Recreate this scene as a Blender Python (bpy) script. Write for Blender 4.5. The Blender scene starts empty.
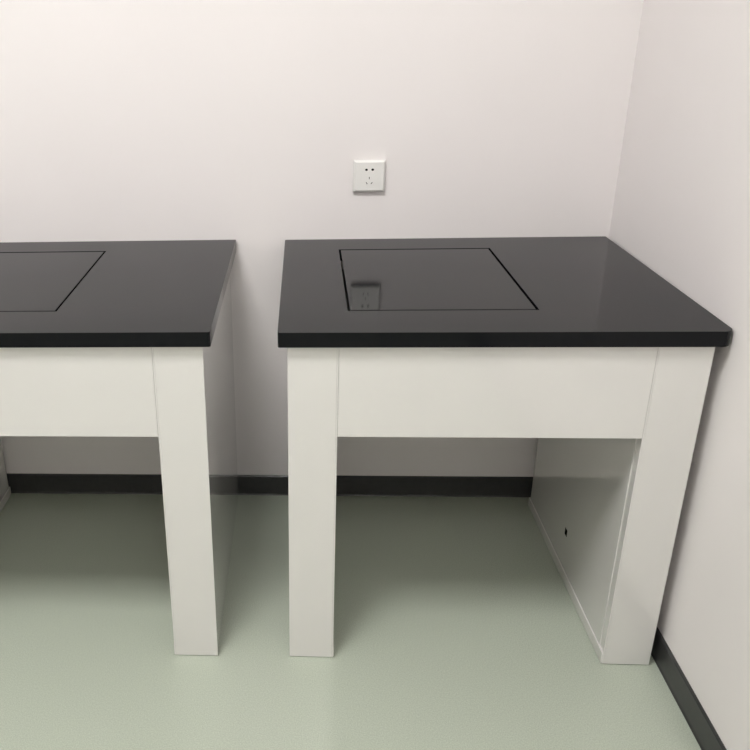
import bpy, bmesh, math
from mathutils import Matrix, Vector
S = bpy.context.scene
COL = S.collection

# ------------------------------------------------------------------ materials
def mat(name, base, rough=.5, ior=1.5, coat=0, coat_rough=.05, emit=None, strength=0):
    m = bpy.data.materials.new(name); m.use_nodes = True
    b = m.node_tree.nodes['Principled BSDF']
    b.inputs['Base Color'].default_value = (*base, 1)
    b.inputs['Roughness'].default_value = rough
    b.inputs['IOR'].default_value = ior
    b.inputs['Coat Weight'].default_value = coat
    b.inputs['Coat Roughness'].default_value = coat_rough
    if emit:
        b.inputs['Emission Color'].default_value = (*emit, 1)
        b.inputs['Emission Strength'].default_value = strength
    return m

def vary(m, base, amount, scale, detail=3, bump=0, bscale=None, rough=None):
    """procedural colour variation + fine surface bump in object space"""
    nt = m.node_tree; N = nt.nodes; L = nt.links; b = N['Principled BSDF']
    tc = N.new('ShaderNodeTexCoord')
    n = N.new('ShaderNodeTexNoise'); n.inputs['Scale'].default_value = scale; n.inputs['Detail'].default_value = detail
    L.new(tc.outputs['Object'], n.inputs['Vector'])
    r = N.new('ShaderNodeValToRGB')
    r.color_ramp.elements[0].position = .3; r.color_ramp.elements[1].position = .7
    r.color_ramp.elements[0].color = (*[c*(1-amount) for c in base], 1)
    r.color_ramp.elements[1].color = (*[min(1, c*(1+amount)) for c in base], 1)
    L.new(n.outputs['Fac'], r.inputs['Fac']); L.new(r.outputs['Color'], b.inputs['Base Color'])
    if bump:
        n2 = N.new('ShaderNodeTexNoise'); n2.inputs['Scale'].default_value = bscale; n2.inputs['Detail'].default_value = 2
        L.new(tc.outputs['Object'], n2.inputs['Vector'])
        bp = N.new('ShaderNodeBump'); bp.inputs['Strength'].default_value = bump; bp.inputs['Distance'].default_value = .001
        L.new(n2.outputs['Fac'], bp.inputs['Height']); L.new(bp.outputs['Normal'], b.inputs['Normal'])
    if rough:
        mr = N.new('ShaderNodeMapRange'); mr.inputs['To Min'].default_value = rough[0]; mr.inputs['To Max'].default_value = rough[1]
        L.new(n.outputs['Fac'], mr.inputs['Value']); L.new(mr.outputs['Result'], b.inputs['Roughness'])
    return m

WALLC = (.88, .84, .83)
M_wall = vary(mat('wall_paint', WALLC, .6), WALLC, .008, 3, bump=.12, bscale=260)
M_ceil = vary(mat('ceiling_paint', (.70, .70, .69), .8), (.70, .70, .69), .01, 4)
FL = (.45, .49, .405)
M_floor = vary(mat('vinyl_floor', FL, .19), FL, .14, 380, detail=2, bump=.04, bscale=90)
SK = (.040, .041, .040)
M_skirt = vary(mat('skirting_vinyl', SK, .35), SK, .1, 60)
WH = (.73, .715, .69)
M_white = vary(mat('white_powder_coat', WH, .12, coat=1, coat_rough=.03), WH, .006, 12)
BK = (.006, .0065, .008)
M_top = vary(mat('black_resin', BK, .1, 1.25), BK, .04, 30, rough=(.09, .11))
M_slab = vary(mat('polished_black_stone', BK, .06, 1.25), BK, .05, 50)
M_dark = mat('dark_void', (.003, .003, .003), .9, 1.1)
M_rub = mat('dark_rubber', (.03, .03, .03), .6)
M_plas = vary(mat('socket_plastic', (.86, .85, .82), .25), (.86, .85, .82), .005, 20)
M_alu = mat('lamp_frame_white', (.8, .8, .8), .4)

# ------------------------------------------------------------------ mesh helpers
def link(name, bm, m, parent=None, bevel=0, seg=3):
    me = bpy.data.meshes.new(name)
    bmesh.ops.recalc_face_normals(bm, faces=bm.faces[:])
    bm.to_mesh(me); bm.free(); me.materials.append(m)
    o = bpy.data.objects.new(name, me); COL.objects.link(o)
    if parent: o.parent = parent
    if bevel:
        for p in me.polygons: p.use_smooth = True
        b = o.modifiers.new('bevel', 'BEVEL'); b.width = bevel; b.segments = seg
        b.limit_method = 'ANGLE'; b.angle_limit = math.radians(40); b.harden_normals = True
    return o

def box(bm, x0, x1, y0, y1, z0, z1):
    vs = [bm.verts.new((x, y, z)) for z in (z0, z1) for x, y in ((x0, y0), (x1, y0), (x1, y1), (x0, y1))]
    for f in ((3, 2, 1, 0), (4, 5, 6, 7), (0, 1, 5, 4), (1, 2, 6, 5), (2, 3, 7, 6), (3, 0, 4, 7)):
        bm.faces.new([vs[i] for i in f])
    return bm

def boxes(*bs):
    bm = bmesh.new()
    for b in bs: box(bm, *b)
    return bm

def prism(pts, z0, z1):
    """vertical prism over a plan outline"""
    bm = bmesh.new()
    a = [bm.verts.new((x, y, z0)) for x, y in pts]; b = [bm.verts.new((x, y, z1)) for x, y in pts]
    n = len(pts)
    bm.faces.new(a[::-1]); bm.faces.new(b)
    for i in range(n): bm.faces.new((a[i], a[(i+1) % n], b[(i+1) % n], b[i]))
    return bm

def structure(o): o['kind'] = 'structure'; return o
def tag(o, label, cat, group=None):
    o['label'] = label; o['category'] = cat
    if group: o['group'] = group
    return o
def empty(name, loc, rz=0):
    o = bpy.data.objects.new(name, None); COL.objects.link(o)
    o.location = loc; o.rotation_euler = (0, 0, rz); o.empty_display_size = .1
    return o

# ------------------------------------------------------------------ room shell
WA = .0172                       # the right wall is a degree off square
CH = 3.15; XL = -4.2; YN = -4.2
dv = Vector((-WA, -1, 0)).normalized()
def rw(t, off=0):                # point on the right wall line, off = distance into the room
    return (dv.x*t - off*abs(dv.y), dv.y*t + off*(dv.x))
structure(link('floor', boxes((XL, .12, YN, .12, -.05, 0)), M_floor))
structure(link('ceiling', boxes((XL, .12, YN, .12, CH, CH+.05)), M_ceil))
structure(link('wall_back', boxes((XL, 0, 0, .12, 0, CH)), M_wall))
pr = [rw(0), rw(4.25), (rw(4.25)[0]+.12, rw(4.25)[1]), (.12, .12), (0, .12)]
structure(link('wall_right', prism(pr, 0, CH), M_wall))
structure(link('wall_left', boxes((XL-.12, XL, YN, .12, 0, CH)), M_wall))
structure(link('wall_front', boxes((XL, .12, YN-.12, YN, 0, CH)), M_wall))

HB, TB = .071, .006
def skirt(name, pts):
    """skirting: strip of plan points (wall side then room side) with a thinned top lip"""
    (ax, ay), (bx, by), (nx, ny) = pts      # start, end on the wall, inward normal
    prof = [(0, 0), (TB+.003, 0), (TB+.0005, .004), (TB, .008), (TB, HB-.004), (TB-.0035, HB), (0, HB)]
    bm = bmesh.new()
    A = [bm.verts.new((ax+nx*d, ay+ny*d, z)) for d, z in prof]
    B = [bm.verts.new((bx+nx*d, by+ny*d, z)) for d, z in prof]
    for i in range(len(prof)):
        j = (i+1) % len(prof); bm.faces.new((A[i], A[j], B[j], B[i]))
    bm.faces.new(A); bm.faces.new(B[::-1])
    return structure(link(name, bm, M_skirt))
skirt('baseboard_back', ((XL, 0), (-.0, 0), (0, -1)))
skirt('baseboard_right', (rw(0), rw(4.2), (-1, 0)))

# ------------------------------------------------------------------ balance tables
ZT, TH = .849, .0325      # worktop height and thickness
ZA = .6045                # underside of the apron

def rounded_rect(x0, x1, y0, y1, radii):
    """corner order: (x0,y0) (x1,y0) (x1,y1) (x0,y1)"""
    pts = []
    cs = [(x0, y0, 180), (x1, y0, 270), (x1, y1, 0), (x0, y1, 90)]
    for (cx, cy, a0), r in zip(cs, radii):
        ox = cx + (r if cx == x0 else -r); oy = cy + (r if cy == y0 else -r)
        n = 7 if r > .004 else 3
        for k in range(n):
            a = math.radians(a0 + 90*k/(n-1)); pts.append((ox+r*math.cos(a), oy+r*math.sin(a)))
    return pts

def worktop_bm(outer, hole, z0, z1):
    bm = bmesh.new()
    o = [bm.verts.new((x, y, z1)) for x, y in outer]; h = [bm.verts.new((x, y, z1)) for x, y in hole]
    es = [bm.edges.new((l[i], l[(i+1) % len(l)])) for l in (o, h) for i in range(len(l))]
    bmesh.ops.triangle_fill(bm, edges=es, use_beauty=True)
    ext = bmesh.ops.extrude_face_region(bm, geom=bm.faces[:])
    for v in ext['geom']:
        if isinstance(v, bmesh.types.BMVert): v.co.z = z0
    return bm

def balance_table(loc, rz, ox, ZT, yb, top, legs, yf, hole, label, slab_label, corner, slot):
    """all plan coordinates are room coordinates before the small rotation about (ox, -.4)"""
    t = empty('balance_table', loc, rz); tag(t, label, 'table', 'balance tables along the wall')
    X = lambda x: x-ox
    Y = lambda y: y+.4
    x0, x1, y0, y1 = top
    hx0, hx1, hy0, hy1 = hole
    outer = rounded_rect(X(x0), X(x1), Y(y0), Y(y1), corner)
    inner = [(X(hx0), Y(hy0)), (X(hx0), Y(hy1)), (X(hx1), Y(hy1)), (X(hx1), Y(hy0))]
    link('worktop', worktop_bm(outer, inner, ZT-TH, ZT), M_top, t, bevel=.004).__setitem__('label', 'dark grey worktop with a square cutout')
    g = .0054
    s = link('stone_slab', boxes((X(hx0+g), X(hx1-g), Y(hy0+g), Y(hy1-g), .775, ZT-.0004)), M_slab, t, bevel=.0012)
    s['label'] = slab_label
    l1, l2, l3, l4 = legs
    # apron case: front sheet, side sheets, back sheet and a deck that carries the slab
    link('apron', boxes((X(l2)+.0003, X(l3)-.0003, Y(yf), Y(yf)+.02, ZA, ZT-TH)), M_white, t, bevel=.0012)
    link('underframe', boxes((X(l2)+.001, X(l3)-.001, Y(yf)+.0202, Y(yb), ZA+.012, .775)), M_white, t, bevel=.001)
    for a, b, inner_is_right in ((l1, l2, True), (l3, l4, False)):
        yF, yR = Y(yf), Y(yb)
        zb, zt = .0018, ZT-TH
        if inner_is_right: xo, xi, sg = X(a), X(b), -1
        else: xo, xi, sg = X(b), X(a), 1
        # outline of the front sheet, with the knee-hole side set back behind it
        xr = xi+sg*.0035
        bm = boxes((*sorted((xo, xr)), yF, yR, zb, zt), (*sorted((xr, xi)), yF, yF+.0022, zb, zt))
        p = link('pedestal', bm, M_white, t, bevel=.0008, seg=2)
        pp = -.0008
        link('inner_panel', boxes((*sorted((xi-sg*pp, xr+sg*.0005)), yF+.030, yR-.012, zb+.030, ZA-.003)), M_white, p, bevel=.0014)
        link('bottom_rail', boxes((*sorted((xi-sg*.0018, xr+sg*.0005)), yF+.0022, yR, zb, zb+.030)), M_white, p, bevel=.0014)
        for fy in (yF+.006, yR-.046):
            fa, fb = sorted((xo+sg*-.006, xi+sg*.006))
            link('foot', boxes((fa, fb, fy, fy+.04, 0, .0020)), M_rub, p)
        if slot and not inner_is_right:
            xs = xi-sg*pp
            sy, sz = slot
            k = boxes((*sorted((xs-sg*.0004, xs+sg*.0005)), Y(sy)-.009, Y(sy)+.009, sz-.010, sz+.010))
            ko = link('keyhole_slot', k, M_dark, p, bevel=.0008, seg=2)
            ko['label'] = 'small black slot in the inner panel'
    return t

balance_table((-.459, -.4, 0), -.0055, -.45, .8485, -.058,
    (-.9015, -.0045, -.7765, -.004), (-.8819, -.776, -.1399, -.0305), -.7625,
    (-.7518-.001, -.3472+.001, -.6285-.011, -.116-.003),
    'white balance table with black worktop standing in the corner, touching the right wall',
    'square black slab mirroring the wall socket', (.006, .021, .003, .005), (-.408, .136))
balance_table((-1.5, -.4, 0), -.001, -1.5, .852, -.018,
    (-1.951, -1.0498, -.777, -.0065), (-1.9340, -1.8272, -1.1745, -1.068), -.7635,
    (-1.8102, -1.4057+.001, -.6285-.011, -.116-.003),
    'white balance table with black worktop cut off by the left edge',
    'square black slab set flush in the worktop', (.005, .005, .003, .005), None)

# ------------------------------------------------------------------ wall socket
def disc(cx, cz, r, y0, y1, sx=1):
    bm = bmesh.new(); n = 20
    a = [bm.verts.new((cx+r*sx*math.cos(2*math.pi*i/n), y0, cz+r*math.sin(2*math.pi*i/n))) for i in range(n)]
    b = [bm.verts.new((v.co.x, y1, v.co.z)) for v in a]
    bm.faces.new(a); bm.faces.new(b[::-1])
    for i in range(n): bm.faces.new((a[i], a[(i+1) % n], b[(i+1) % n], b[i]))
    return bm
so = empty('wall_socket', (-.6745, 0, 1.0265)); tag(so, 'square white five-hole power socket on the back wall above the right table', 'socket')
h = .0437
link('mounting_box', boxes((-h+.003, h-.003, -.004, 0, -h+.003, h-.003)), M_plas, so, bevel=.0005)
bm = bmesh.new()          # plate with chamfered front
f0 = [bm.verts.new((x, -.0035, z)) for x, z in ((-h, -h), (h, -h), (h, h), (-h, h))]
f1 = [bm.verts.new((x, -.0090, z)) for x, z in ((-h, -h), (h, -h), (h, h), (-h, h))]
k = h-.0055
f2 = [bm.verts.new((x, -.0150, z)) for x, z in ((-k, -k), (k, -k), (k, k), (-k, k))]
bm.faces.new(f0); bm.faces.new(f2[::-1])
for a, b in ((f0, f1), (f1, f2)):
    for i in range(4): bm.faces.new((a[i], a[(i+1) % 4], b[(i+1) % 4], b[i]))
pl = link('face_plate', bm, M_plas, so, bevel=.0008)
link('socket_insert', disc(0, -.002, .0235, -.0156, -.0148), M_plas, pl, bevel=.0004)
for x in (-.0085, .0085):
    link('pin_hole', disc(x, .0185, .0032, -.0160, -.0154, 1.15), M_dark, pl)
def slot_bm(cx, cz, ang, l=.0062, w=.0019):
    bm = boxes((-w/2, w/2, -.0160, -.0154, -l/2, l/2))
    bmesh.ops.rotate(bm, verts=bm.verts[:], cent=(0, 0, 0), matrix=Matrix.Rotation(ang, 3, 'Y'))
    bmesh.ops.translate(bm, verts=bm.verts[:], vec=(cx, 0, cz)); return bm
for x, z, a in ((0, -.004, 0), (-.0068, -.0180, -.6), (.0068, -.0180, .6)):
    link('pin_slot', slot_bm(x, z, a), M_dark, pl)

# ------------------------------------------------------------------ ceiling lamps (light the room)
def lamp(x, y, label, strength, w=.68):
    led = mat('led_diffuser', (.9, .9, .9), .5, emit=(1, .995, .985), strength=strength)
    t = empty('ceiling_lamp', (x, y, CH)); tag(t, label, 'ceiling lamp', 'square ceiling panel lamps')
    r = w/2
    link('frame', boxes((-r-.02, r+.02, -r-.02, -r, -.012, 0), (-r-.02, r+.02, r, r+.02, -.012, 0),
                        (-r-.02, -r, -r, r, -.012, 0), (r, r+.02, -r, r, -.012, 0)), M_alu, t)
    link('diffuser', boxes((-r, r, -r, r, -.008, -.001)), led, t)
LAMPS = ((-1.5, -1.8, 36, 'square white ceiling panel lamp nearest the tables'),
         (-3.2, -1.8, 7, 'square white ceiling panel lamp further left'),
         (-.5, -3.4, 9, 'unseen fill panel added behind the camera'))  # last panel is fill light added for the right wall and right-facing sides
for x, y, st, lb in LAMPS: lamp(x, y, lb, st)

# ------------------------------------------------------------------ world, camera, view
w = bpy.data.worlds.new('world'); S.world = w; w.use_nodes = True
w.node_tree.nodes['Background'].inputs[0].default_value = (.9, .95, 1, 1)
w.node_tree.nodes['Background'].inputs[1].default_value = 0.0

def axes(y, p, r):
    cy, sy, cp, sp, cr, sr = math.cos(y), math.sin(y), math.cos(p), math.sin(p), math.cos(r), math.sin(r)
    fw = Vector((sy*cp, cy*cp, sp)); rt = Vector((cy, -sy, 0)); up = rt.cross(fw)
    return rt*cr+up*sr, -rt*sr+up*cr, fw
rt, up, fw = axes(-.0719, -.4067, -.0297)
cd = bpy.data.cameras.new('camera'); cam = bpy.data.objects.new('camera', cd); COL.objects.link(cam)
cam.matrix_world = Matrix(((rt.x, up.x, -fw.x, -.8691), (rt.y, up.y, -fw.y, -2.37), (rt.z, up.z, -fw.z, 1.4372), (0, 0, 0, 1)))
cd.sensor_fit = 'HORIZONTAL'; cd.sensor_width = 36; cd.lens = 36*835.8653/750
cd.shift_x = (375-243.6667)/750; cd.shift_y = (378.3368-375)/750
cd.clip_start = .02
S.camera = cam
S.view_settings.view_transform = 'Standard'; S.view_settings.look = 'None'
S.view_settings.gamma = 1; S.view_settings.use_curve_mapping = False
S.view_settings.exposure = .13
